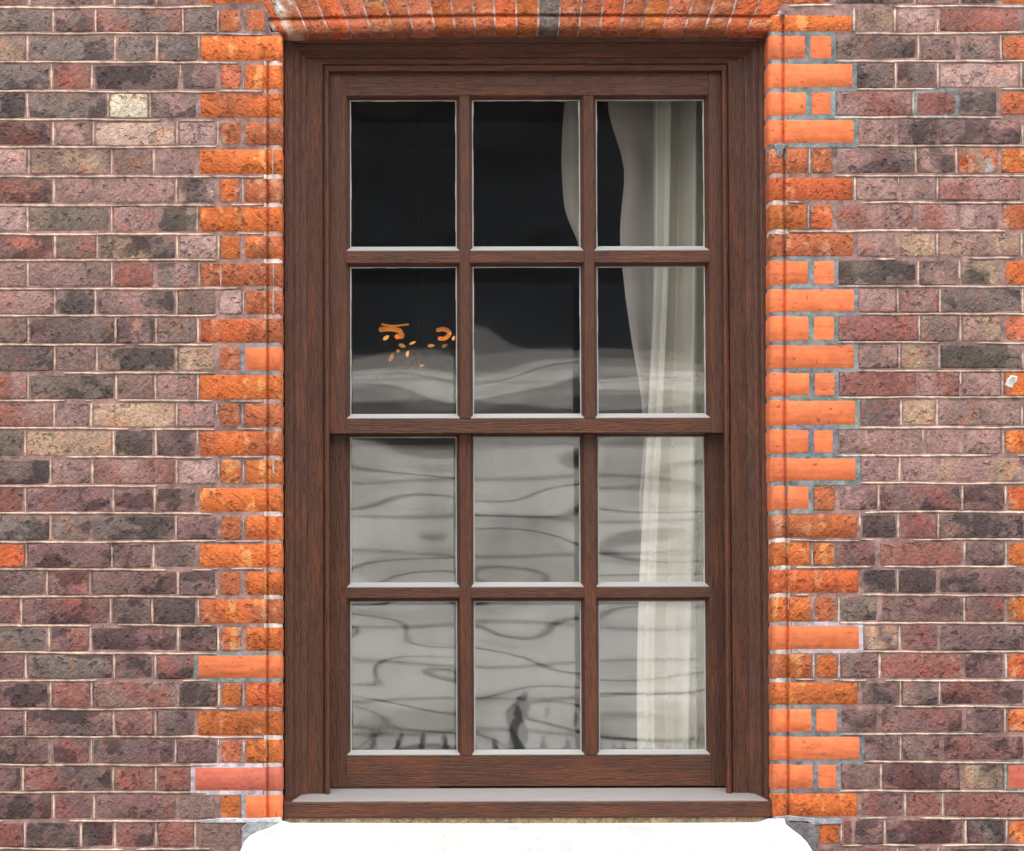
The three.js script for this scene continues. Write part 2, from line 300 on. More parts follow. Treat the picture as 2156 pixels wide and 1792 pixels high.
// start of the first dressing | dressings | brown bricks and the next window's orange dressings
const RIGHT = [
  '1642|1755o|1926D 2021P 2105D 2190o', '1618|1799o|1885BY 1975L 2151R 2330P', '1618|1701n 1757n|1934BD 2018PB 2107PG 2195m', '1618|1801n|1886D 1975D 2151L 2330L', '1618|1703n 1756n|1924RP 2018V 2103G 2195m',
  '1618|1804n|1888PB 1975DU 2153DP 2330o', '1620|1705m 1757m|1928PD 2014DP 2105qL 2200y', '1620|1800q|1892P 1975PB 2153PR 2330o', '1621|1703y 1757q|1928RP 2018PR 2106LP 2200m', '1621|1801m|1890P 1974Y 2151PY 2330o',
  '1621|1708n 1762n|1934DE 2020PD 2112YE 2200o', '1621|1804n|1891P 1980PR 2154GD 2330P', '1621|1708n 1762n|1936V 2022B 2113YP 2200p', '1621|1804n|1894BP 1977BY 2154E 2330P', '1621|1710n 1763n|1933RV 2023RP 2111P 2200o',
  '1621|1807n|1897UD 1973Y 2152PB 2330P', '1621|1708n 1761n|1944PB 2024P 2112PB 2200o', '1622|1808n|1895P 1976P 2156PY 2330R', '1624|1709n 1763m|1850UP 2026VD 2117U 2200q', '1625|1810my|1892DU 1976V 2160SD 2330U',
  '1626|1710y 1763y|1849UV 2031R 2118DU 2210y', '1626|1813q|1890D 1976UD 2160UD 2330V', '1627|1711y 1766m|1852DE 2030US 2119VD 2210y', '1627|1814n|1894DY 1977VU 2160UD 2330U', '1627|1713dm 1767d|1852DU 2028VR 2118U 2210q',
  '1627|1811yd|1896DU 1979DB 2160UV 2330V', '1628|1714n 1768n|1852UD 2032UV 2117UD 2210q', '1628|1816n|1896UB 1983BU 2160VU 2330V', '1628|1717n 1767n|1855UB 2025UV 2117YE 2210r', '1628|1810o|1905UV 1985R 2160RV 2330V', '1720|1772o|1797V 1863U 2033UV 2120UG 2210o', '1628|1800U|1890V 1976U 2153D 2330V',
];
const parse = (s) => s.trim().split(/\s+/).filter(Boolean).map((t) => [parseFloat(t), t.replace(/[\d.-]/g, '')]);
const isLime = (x, y) => (y > 1300 && y < 1320 && x > 1600) || (y > 1600 && x < 1000);
const cementRects = [];                   // joints repointed in cement or lime round replaced bricks
const beadCourses = [];                                     // bed joints that follow the moulded edge
const joints = [];                                         // [x0, y0, x1, y1, chance, tone] ribbons of lime in the joints
const HALF = { brown: 3.3, old: 3.8, fresh: 3.6 };
const pick = (c) => FRESH.includes(c[0]) ? 'fresh' : OLD.includes(c[0]) ? 'old' : 'brown';
function flatBrick(xa, xb, ya, yb, codes) {
  const kind = pick(codes), g = HALF[kind], my = (ya + yb) / 2, mx = (xa + xb) / 2;
  const a = W(xa + g, my), b = W(xb - g, my), t = W(mx, ya + g), u = W(mx, yb - g);
  mesh(kind === 'brown' ? 'brick' : 'orange_brick', brickGeometry(a.x, b.x, u.y, t.y, codes, kind === 'fresh' ? 0.35 : 1), M[materialOf(codes)], wall);
  if (kind === 'fresh') cementRects.push([xa, xb, ya, yb, codes]);
}
function jambBrick(xa, xb, ya, yb, codes, side, profile) {  // side -1: opening on its right; +1: opening on its left
  const kind = pick(codes), g = HALF[kind], my = (ya + yb) / 2;
  const edge = W(side < 0 ? xb : xa, my).x, outer = W(side < 0 ? xa + g : xb - g, my).x, y0 = W((xa + xb) / 2, yb - g).y, y1 = W((xa + xb) / 2, ya + g).y;
  const gm = mouldedGeometry(profile, Math.abs(outer - edge), (b, z, t) => [edge + side * b, lerp(y0, y1, t), z], codes, kind === 'fresh' ? 0.3 : 1, y1 - y0);
  mesh('orange_brick', gm, M[materialOf(codes)], wall).userData.label = kind === 'fresh' ? 'bright new orange brick with a rounded moulded edge' : 'weathered orange brick with a rounded moulded edge';
  if (kind === 'fresh') cementRects.push([side < 0 ? xa : xa + 45, side < 0 ? xb - 45 : xb, ya, yb, codes]);
  beadCourses.push([side, edge, ya, yb, kind, (xa + xb) / 2]);
}
const outerRows = [];                                       // where each measured course stops, to go on from there
const newIn = (rows, k, c) => /[nr]/.test(((rows[k] ?? '').split('|')[c] ?? '')) ;
LEFT.forEach((row, k) => {
  const [brown, dress] = row.split('|').map(parse), ya = LEFT_Y[k], yb = LEFT_Y[k + 1];
  let x = brown[0][0] - (brown[1][0] - brown[0][0] > 130 || k === 30 ? 88 : 182);
  outerRows.push([-1, x, ya, yb, brown[0][0] - x > 130 ? 0 : 1]);
  brown.forEach(([xe, c], i) => { flatBrick(x, xe, ya, yb, c); if (i < brown.length) joints.push([xe, ya + 4, xe, yb - 4, i === brown.length - 1 ? 0.5 : 0.93, 0]); x = xe; });
  joints.push([brown[0][0] - 190, yb, x + (k % 2 ? -4 : 30), yb, 0.94, 0]);
  dress.forEach(([xe, c], i) => {
    const last = i === dress.length - 1;
    if (last && k > 1 && k < 30) jambBrick(x, xe, ya, yb, c, -1, k === 2 ? PLAINEDGE : BEAD); else flatBrick(x, xe, ya, yb, c);
    if (!last && !newIn(LEFT, k, 1)) joints.push([xe, ya + 6, xe, yb - 6, 0.5, 2]);
    if (last && pick(c) === 'old' && k > 2 && k < 29) { if (dress.length === 1 && rnd() < 0.6) joints.push([464, ya + 5, 464, yb - 5, 0.55, 2]); if (rnd() < 0.45) joints.push([575, ya + 5, 575, yb - 5, 0.5, 2]); }
    x = xe;
  });
  if (k < 29 && !newIn(LEFT, k, 1) && !newIn(LEFT, k + 1, 1)) joints.push([dress.length > 1 ? 461 : 420, yb, 553, yb, 0.42, 2]);
});
RIGHT.forEach((row, k) => {
  const cells = row.split('|'), dress = parse(cells[1]), brown = parse(cells[2]), ya = RIGHT_Y[k], yb = RIGHT_Y[k + 1];
  let x = parseFloat(cells[0]);
  const x0 = x;
  dress.forEach(([xe, c], i) => {
    if (i === 0 && k > 0 && k < 30) jambBrick(x, xe, k === 1 ? 28 : ya, yb, c, 1, BEAD); else flatBrick(x, xe, ya, yb, c);
    x = xe;
    if (i < dress.length - 1 && !newIn(RIGHT, k, 1)) joints.push([xe, ya + 6, xe, yb - 6, 0.5, 1]);
  });
  if (k < 29 && !newIn(RIGHT, k, 1) && !newIn(RIGHT, k + 1, 1)) joints.push([1662, yb, x, yb, 0.5, 1]);
  if (!newIn(RIGHT, k, 1)) joints.push([x, ya + 4, x, yb - 4, 0.45, 1]);
  const start = x;
  brown.forEach(([xe, c], i) => {
    flatBrick(x, xe, ya, yb, c); if (i < brown.length - 1) joints.push([xe, ya + 4, xe, yb - 4, 0.6, 1]); x = xe;
    if (k === 4 && i === 1) cementRects.push([1926, 2016, ya + 1, yb - 1, 'n']);
  });
  joints.push([start + 2, yb, x, yb, 0.86, 1]);
  outerRows.push([1, x, ya, yb, k % 2]);
});

const archSides = [];
// cambered flat arch of gauged orange bricks with the same moulded edge
const ARCH_X = [562, 581, 629, 676, 723, 769, 816, 861, 909, 953, 997, 1041, 1087, 1134, 1179, 1223, 1268, 1313, 1358, 1406, 1453, 1497, 1544, 1590, 1641];
const ARCH_C = 'q mk m q p md m p dm mq m q d m m md q m d p m dm q q'.split(' ');
const bowl = (px) => px < 1112 ? 75 - 8 * Math.sin(clamp((px - 596) / 516) * Math.PI / 2) : 67 + 2.5 * Math.pow(clamp((px - 1112) / 506), 2);
ARCH_X.slice(0, -1).forEach((xa, i) => {
  const xb = ARCH_X[i + 1], codes = i === 13 ? 'G' : (ARCH_C[i] ?? 'o'), lean = (px) => (px - 1112) / 1130;
  const side = (px, s, g) => (b) => { const base = W(px + g, 24), foot = W(px, bowl(px), -0.024).y; const y = foot + b; return [base.x + lean(px) * (y - base.y), y]; };
  const l = side(xa, 0, 1.3), r = side(xb, 1, -1.3), mx = (xa + xb) / 2, next = ARCH_X[i + 2] ?? xb + 20;
  if (i === 0) archSides.push([side(xa - 8, 0, 0), side(mx, 0, 0)]);
  archSides.push([side(mx, 0, 0), side((xb + next) / 2, 0, 0)]);
  const gm = mouldedGeometry(BEAD, 0.225, (b, z, t) => { const p = l(b), q = r(b); return [lerp(p[0], q[0], t), lerp(p[1], q[1], t), z]; }, codes, 0.8, W(xb, 24).x - W(xa, 24).x);
  mesh('arch_brick', gm, M[materialOf(codes)], wall).userData.label = i === 13 ? 'grey cement coated brick at the crown of the arch' : 'orange arch brick set on edge above the window';
});
{ // lime left in the arch joints
  ARCH_X.slice(1, -1).forEach((px) => { joints.push([px - (1112 - px) * 0 , 20, px + (px - 1112) / 1130 * 60, -40, 0.2, 2]  ); });
}

// mortar bed with the window opening, running on past the picture
{
  const s = new THREE.Shape([[-4.2, 0], [4.2, 0], [4.2, 9.2], [-4.2, 9.2]].map((p) => new THREE.Vector2(...p)));
  s.holes.push(new THREE.Path([[556, 1738], [556, 80], [572, 72], [558, 14], [1644, 14], [1644, 30], [1657, 30], [1667, 1738]].map((p) => { const q = W(...p); return new THREE.Vector2(q.x, q.y); })));
  const g = new THREE.ExtrudeGeometry(s, { depth: 0.3, bevelEnabled: false }); g.translate(0, 0, -0.3028);
  const p = g.attributes.position, u = g.attributes.uv; for (let i = 0; i < p.count; i++) u.setXY(i, (p.getX(i) + p.getZ(i)) / TILE, p.getY(i) / TILE);
  mesh('mortar_bed', g, M.mortar, wall);
}
{ // repointed joints: a plate of mortar behind each replaced brick, each at its own depth
  const list = [];
  cementRects.forEach(([xa, xb, ya, yb, c], i) => {
    const lime = isLime(xa, ya), tone = c === 'n' && xb === 2016 ? [0.30, 0.325, 0.33] : lime ? [0.70, 0.61, 0.59] : [0.305, 0.303, 0.297];
    const p = W(xa - 3.6, (ya + yb) / 2), q = W(xb + 3.6, (ya + yb) / 2), t = W((xa + xb) / 2, ya - 3.6).y, b = W((xa + xb) / 2, yb + 3.6).y;
    const g = span(p.x, q.x, b, t, -0.03, -0.0019 + (i % 12) * 0.00011);
    const uv = g.attributes.uv, ps = g.attributes.position; for (let k = 0; k < uv.count; k++) uv.setXY(k, ps.getX(k) / TILE, ps.getY(k) / TILE);
    g.setAttribute('color', new THREE.Float32BufferAttribute(new Array(ps.count).fill(tone.map((x) => x * rr(0.9, 1.1))).flat(), 3));
    list.push(g);
  });
  mesh('cement_pointing', mergeGeometries(list), M.cement, wall).userData.kind = 'stuff';
}
{ // mortar that follows the moulded edges, a little behind the brick faces
  const list = [], inset = BEAD.filter((p) => p[0] < 0.047).map(([b, z], i) => [b + (z < -0.004 && b < 0.02 ? 0.0022 : 0), z - 0.0030]); inset.push([0.053, -0.0030], [0.053, -0.16]);
  const colour = (g, tone) => { g.setAttribute('color', new THREE.Float32BufferAttribute(new Array(g.attributes.position.count).fill(tone).flat(), 3)); const p = g.attributes.position, uv = []; for (let k = 0; k < p.count; k++) uv.push((p.getX(k) + p.getZ(k)) / TILE, p.getY(k) / TILE); g.setAttribute('uv', new THREE.Float32BufferAttribute(uv, 2)); list.push(g); };
  const LIME = [0.70, 0.61, 0.59], GREY = [0.35, 0.35, 0.345], PINK = [0.62, 0.40, 0.34], OLDLIME = [0.90, 0.74, 0.66];
  for (const side of [-1, 1]) {
    const rows = beadCourses.filter((r) => r[0] === side).sort((p, q) => p[2] - q[2]);
    for (let k = 0; k <= rows.length; k++) {
      const up = rows[k - 1], dn = rows[k], r = up ?? dn, edge = r[1], mid = (q) => (q[2] + q[3]) / 2;
      const yt = W(r[5], up ? mid(up) : dn[2] - 4).y, yb = W(r[5], dn ? mid(dn) : up[3] + 8).y;
      const fresh = [up, dn].some((q) => q && q[4] === 'fresh'), lime = [up, dn].some((q) => q && q[4] === 'fresh' && isLime(q[5], q[2]));
      const tone = lime ? LIME : fresh ? GREY : side > 0 ? (rnd() < 0.75 ? OLDLIME : PINK) : rnd() < 0.25 ? OLDLIME : PINK;
      colour(sweepOpen(inset.map(([b, z]) => [new THREE.Vector3(edge + side * b, yb, z), new THREE.Vector3(edge + side * b, yt, z)])), tone);
    }
  }
  for (let i = 0; i < archSides.length; i++) colour(sweepOpen([...inset.slice(0, -2), [0.053, -0.003], [0.235, -0.003]].map(([b, z]) => { const p = archSides[i][0](b), q = archSides[i][1](b); return [new THREE.Vector3(p[0], p[1], z), new THREE.Vector3(q[0], q[1], z)]; })), PINK);
  mesh('moulded_joint', mergeGeometries(list), M.cement, wall).userData.kind = 'stuff';
}
{ // thin ribbons of lime, broken and uneven
  const list = [], tones = [[0.80, 0.565, 0.43], [0.80, 0.60, 0.475], [0.66, 0.46, 0.40]];
  const strip = (pts, tone, half) => {
    const pos = [], uv = [], col = [], idx = [], tk = rr(0.82, 1.08), tn = tone.map((x) => x * tk);
    pts.forEach((p, i) => {
      const a = pts[Math.max(0, i - 1)], b = pts[Math.min(pts.length - 1, i + 1)], d = Math.hypot(b[0] - a[0], b[1] - a[1]) || 1, nx = -(b[1] - a[1]) / d, ny = (b[0] - a[0]) / d;
      const end = i === 0 || i === pts.length - 1 ? 0.45 : 1, h = half * rr(0.7, 1.2) * end, zt = rr(0.0, 0.0016);
      for (const [o, z] of [[-h - 0.0008, -0.006], [-h, zt], [h, zt], [h + 0.0008, -0.006]]) { pos.push(p[0] + nx * o, p[1] + ny * o, z); uv.push(p[0] / TILE + o, p[1] / TILE); col.push(...tn); }
    });
    for (let i = 0; i < pts.length - 1; i++) for (let k = 0; k < 3; k++) { const a = i * 4 + k; idx.push(a, a + 4, a + 5, a, a + 5, a + 1); }
    const g = geo(pos, idx, uv, col); g.computeVertexNormals(); list.push(g);
  };
  for (const [xa, ya, xb, yb, chance, kind] of joints) {
    const n = Math.max(1, Math.round(Math.hypot(xb - xa, yb - ya) / 14)); let run = [], off = rr(-0.8, 0.8), here = rnd() < chance;
    for (let i = 0; i <= n; i++) {
      off = clamp(off + rr(-0.7, 0.7), -1.8, 1.8);
      if (rnd() < 0.18) { const keep = rnd() < chance; if (!keep && run.length) { if (run.length > 1) strip(run, tones[kind], 0.0023); run = []; } here = keep; }
      const t = i / n, flat = Math.abs(yb - ya) < 2, p = W(lerp(xa, xb, t) + (flat ? 0 : off * 0.6), lerp(ya, yb, t) + (flat ? off : 0));
      if (here) run.push([p.x, p.y]);
    }
    if (run.length > 1) strip(run, tones[kind], 0.0023);
  }
  mesh('lime_ribbon', mergeGeometries(list), M.ribbon, wall).userData.kind = 'stuff';
}
{ // brickwork outside the picture, joined
  const list = [], codes = 'GDBPLURVYES', a = W(-70, 900).x, b = W(2335, 900).x, top = W(1100, -46).y + 0.02, low = W(1100, 1845).y, unit = 0.0752;
  const put = (x0, x1, y0, y1, c) => {
    const g = span(x0 + 0.006, x1 - 0.006, y0 + 0.006, y1 - 0.006, -0.05, rr(-0.0014, 0.0002)), p = g.attributes.position, uv = g.attributes.uv, o = rnd();
    for (let k = 0; k < uv.count; k++) uv.setXY(k, p.getX(k) / TILE + o, (p.getY(k) + p.getZ(k)) / TILE);
    g.setAttribute('color', new THREE.Float32BufferAttribute(new Array(p.count).fill(tint(TONE[c], 'burnt')).flat(), 3)); list.push(g);
  };
  const y00 = W(0, 12).y;
  for (let y = y00 - unit * Math.floor(y00 / unit), r = 0; y < 9.1; y += unit, r++) {
    for (let x = -4.2 + (r % 2 ? 0.17 : 0), k = 0; x < 4.0; k++) {
      const w = k % 2 ? 0.1125 : 0.232, mid = y + unit / 2, seen = mid > low && mid < top;
      if (!seen && x + w < 4.2 && !(mid < 3.64 && mid > 3 && x + w > -0.82 && x < 0.82) && !(mid > low - 0.09 && mid < low + 0.01 && x + w > -0.77 && x < 0.77)) put(x, x + w, y, y + unit, codes[Math.floor(rnd() * codes.length)]);
      x += w;
    }
  }
  for (const [dir, px, ya, yb, first] of outerRows) {
    const y1 = W(px, ya).y, y0 = W(px, yb).y;
    for (let x = W(px, (ya + yb) / 2).x, k = first; Math.abs(x) < 4.0; k++) { const w = k % 2 ? 0.232 : 0.1125, x2 = x + dir * w; put(Math.min(x, x2), Math.max(x, x2), y0, y1, codes[Math.floor(rnd() * codes.length)]); x = x2; }
  }
  mesh('outer_brickwork', mergeGeometries(list), M.burnt, wall).userData.kind = 'stuff';
}

// ---------------------------------------------------------------- white painted sill and the patched corners
{
  const z = 0.022, pt = (px, py) => { const p = W(px, py, z); return new THREE.Vector2(p.x, p.y); };
  const s = new THREE.Shape([pt(508, 1900), pt(509, 1792), pt(516, 1775), pt(528, 1762), pt(545, 1754), pt(566, 1747), pt(585, 1738), pt(597, 1733), pt(610, 1737), pt(900, 1738), pt(1300, 1738), pt(1600, 1736), pt(1622, 1728), pt(1650, 1727), pt(1653, 1738), pt(1668, 1750), pt(1684, 1762), pt(1698, 1776), pt(1708, 1792), pt(1710, 1900)]);
  const g = new THREE.ExtrudeGeometry(s, { depth: 0.10, bevelEnabled: true, bevelSize: 0.004, bevelThickness: 0.006, bevelSegments: 3 }); g.translate(0, 0, z - 0.106);
  const o = mesh('window_sill', g, M.paint, scene); o.userData = { label: 'thick white painted masonry sill under the brown wooden window', category: 'window sill' };
}
{ // rough cement where the sill meets the brickwork
  const lump = (pts, tone, label) => {
    const s = new THREE.Shape(pts.map(([x, y]) => { const p = W(x + rr(-1.5, 1.5), y + rr(-1.5, 1.5), 0.004); return new THREE.Vector2(p.x, p.y); }));
    const g = new THREE.ExtrudeGeometry(s, { depth: 0.02, bevelEnabled: true, bevelSize: 0.003, bevelThickness: 0.004, bevelSegments: 2 }); g.translate(0, 0, -0.020);
    g.setAttribute('color', new THREE.Float32BufferAttribute(new Array(g.attributes.position.count).fill(tone).flat(), 3));
    const m = mesh('cement_patch', g, M.cement, wall); m.userData.label = label;
  };
  lump([[1632, 305], [1642, 303], [1652, 305], [1650, 311], [1646, 314], [1647, 322], [1643, 328], [1639, 326], [1638, 316], [1634, 311]], [0.34, 0.345, 0.345], 'grey cement drip on the moulded edge of the right jamb');
  lump([[2122, 800], [2130, 791], [2140, 793], [2139, 801], [2132, 806], [2131, 814], [2124, 815], [2119, 809]], [1.0, 0.93, 0.84], 'white lime blob on an orange brick near the right border');
  lump([[510, 1790], [512, 1745], [522, 1733], [548, 1730], [575, 1731], [592, 1733], [585, 1741], [566, 1748], [545, 1754], [528, 1762], [518, 1776]], [0.42, 0.42, 0.42], 'rough grey cement patch at the left end of the sill');
  lump([[420, 1727], [470, 1724], [540, 1725], [590, 1724], [594, 1730], [540, 1731], [470, 1732], [424, 1732]], [0.80, 0.74, 0.74], 'pale lime smear above the left end of the sill');
  lump([[1654, 1738], [1664, 1727], [1700, 1730], [1716, 1738], [1722, 1760], [1716, 1780], [1722, 1800], [1708, 1800], [1698, 1776], [1684, 1762], [1668, 1748]], [0.22, 0.19, 0.19], 'dark cement patch at the right end of the sill');
  lump([[1634, 1722], [1660, 1718], [1700, 1724], [1770, 1727], [1772, 1733], [1712, 1737], [1690, 1730], [1640, 1731]], [0.42, 0.40, 0.42], 'grey mortar smear above the right end of the sill');
}

// ---------------------------------------------------------------- the sash window
const win = thing('sash_window', 'dark brown wooden sash window with twelve panes set in the brick wall', 'window');
// sweep a profile between two ends; ends[i] = [start, end] of profile point i; uv along the grain
function sweep(ends, closed = true, crease = 0.6, cut = 1) {
  const n = ends.length, pos = [], uv = [], idx = [], ou = rnd(), ov = rnd(); let run = 0;
  const last = closed ? n : n - 1;
  for (let i = 0; i < last; i++) {
    const a = ends[i], b = ends[(i + 1) % n], step = a[0].distanceTo(b[0]), base = pos.length / 3;
    for (let k = 0; k <= cut; k++) for (const [e, r] of [[a, run], [b, run + step]]) {
      const p = e[0].clone().lerp(e[1], k / cut); pos.push(p.x, p.y, p.z); uv.push(e[0].distanceTo(p) / 1.2 + ou, r / 0.3 + ov);
    }
    for (let k = 0; k < cut; k++) { const q = base + k * 2; idx.push(q, q + 2, q + 3, q, q + 3, q + 1); }
    run += step;
  }
  if (closed) for (const k of [0, 1]) {
    const base = pos.length / 3, along = ends[0][1].clone().sub(ends[0][0]), ax = Math.abs(along.x) > Math.abs(along.y);
    const flat = ends.map((e) => new THREE.Vector2(ax ? e[0].y : e[0].x, e[0].z));
    ends.forEach((e, i) => { pos.push(e[k].x, e[k].y, e[k].z); uv.push(flat[i].x / 1.2 + ou, flat[i].y / 0.3 + ov); });
    for (const f of THREE.ShapeUtils.triangulateShape(flat, [])) idx.push(base + f[0], base + f[1 + k], base + f[2 - k]);
  }
  return toCreasedNormals(geo(pos, idx, uv), crease);
}
const V = (x, y, z) => new THREE.Vector3(x, y, z);
const IN = -0.055;                                          // how far the frame stands back from where the profile is drawn
const XL = W(598.5, 1000, -0.042 + IN).x, XR = W(1622, 900, -0.042 + IN).x, YT = W(1112, 70, -0.042 + IN).y + 0.012;
const SY0 = W(1112, 1688, -0.03).y, SY1 = W(1112, 1662, -0.198).y, sillY = (z) => lerp(SY0, SY1, (z + 0.03) / -0.168);
const OUTER = [[0, 0, -160], [0, 0, -44], [2, 2, -42], [19, 33, -42], [23, 37, -44], [25, 40, -51], [27.5, 42.5, -51.5], [31, 46, -50.5], [37, 53, -53], [44, 60, -60], [50, 66, -66], [57, 71, -68], [60, 74, -70], [60, 74, -76], [103.5, 89, -76], [104, 89, -82], [107, 92, -82], [107, 92, -74], [109, 95, -69], [114.5, 102, -66.5], [120, 109, -69], [122, 112, -74], [122, 112, -90], [112, 104, -90], [112, 104, -160]].map((p) => p.map((x) => x / 1000)).map(([a, h, z]) => [a, h, z + IN]);
const jamb = (x, s) => sweep(OUTER.map(([a, h, z]) => { const e = [V(x + s * a, sillY(z) - 0.004, z), V(x + s * a, YT - h, z)]; return e; }));
mesh('frame_jamb', jamb(XL, 1), M.oak, win);
mesh('frame_jamb', jamb(XR, -1), M.oak, win);
mesh('frame_head', sweep(OUTER.map(([a, h, z]) => [V(XL + a, YT - h, z), V(XR - a, YT - h, z)])), M.oak, win);
{ // sloping wooden sill: front moulding and pale weathered top
  const y0 = W(1112, 1722, -0.03).y, prof = [[-0.26, y0], [-0.03, y0], [-0.027, y0 + 0.004], [-0.027, sillY(-0.03) - 0.004], [-0.031, sillY(-0.03)], [-0.26, sillY(-0.26)]];
  const sl = mesh('sill', sweep(prof.map(([z, y]) => [V(XL + 0.001, y, z), V(XR - 0.001, y, z)])), M.oak, win);
  const top = [[-0.033, sillY(-0.033) + 0.0022], [-0.205, sillY(-0.205) + 0.0022], [-0.205, sillY(-0.205) - 0.002], [-0.033, sillY(-0.033) - 0.002]];
  const m = mesh('sill_top', sweep(top.map(([z, y]) => { const i = z > -0.1 ? 0.022 : 0.07; return [V(XL + i, y, z), V(XR - i, y, z)]; })), M.sillTop, sl); m.userData.label = 'pale weathered sloping top of the wooden sill';
  const bed = [], b0 = W(597, 1722, -0.03), b1 = W(1628, 1738, -0.03);
  for (let i = 0; i < 40; i++) { const x0 = lerp(b0.x, b1.x, i / 40), x1 = lerp(b0.x, b1.x, (i + 1) / 40); bed.push(span(x0, x1, b1.y - 0.02, y0 + 0.0005, -0.09, -0.036 + rr(-0.003, 0.003))); }
  const g = mergeGeometries(bed), p = g.attributes.position, uv = g.attributes.uv; for (let k = 0; k < uv.count; k++) uv.setXY(k, p.getX(k) / 0.5, (p.getY(k) + p.getZ(k)) / 0.5);
  mesh('mortar_fillet', g, M.bed, win).userData.label = 'dirty ochre mortar fillet under the wooden sill';
}

// a wavy old pane 
function pane(x0, x1, y0, y1, z, amp, sd) {
  const nx = 40, ny = 56, pos = [], nor = [], uv = [], idx = [];
  const ws = []; for (let k = 0; k < 6; k++) { const s = Math.sin(sd * 12.9 + k * 78.2) * 43758.5, q = s - Math.floor(s), s2 = Math.sin(sd * 39.3 + k * 11.1) * 24634.6, q2 = s2 - Math.floor(s2); ws.push([(2 + 11 * q) * (k % 2 ? 1 : -1), 11 + 24 * q2 + (k > 3 ? 22 : 0), q * 6.28, (0.6 + q2) * (k > 3 ? 0.45 : 1)]); }
  const slope = amp / 2.6;
  const h = (x, y) => ws.reduce((s, [a, b, p, m]) => s + m * slope / Math.hypot(a, b) * Math.sin(a * x + b * y + p), 0);
  const tx = Math.sin(sd * 5.1) * 0.0012, ty = Math.cos(sd * 3.7) * 0.0008;
  for (let j = 0; j <= ny; j++) for (let i = 0; i <= nx; i++) {
    const x = lerp(x0, x1, i / nx), y = lerp(y0, y1, j / ny), d = 0.0004;
    const hx = (h(x + d, y) - h(x - d, y)) / (2 * d) + tx, hy = (h(x, y + d) - h(x, y - d)) / (2 * d) + ty;
    pos.push(x, y, z + h(x, y)); const n = V(-hx, -hy, 1).normalize(); nor.push(n.x, n.y, n.z); uv.push(i / nx, j / ny);
  }
  for (let j = 0; j < ny; j++) for (let i = 0; i < nx; i++) { const a = j * (nx + 1) + i; idx.push(a, a + 1, a + nx + 2, a, a + nx + 2, a + nx + 1); }
  const g = geo(pos, idx, uv); g.setAttribute('normal', new THREE.Float32BufferAttribute(nor, 3)); return g;
}
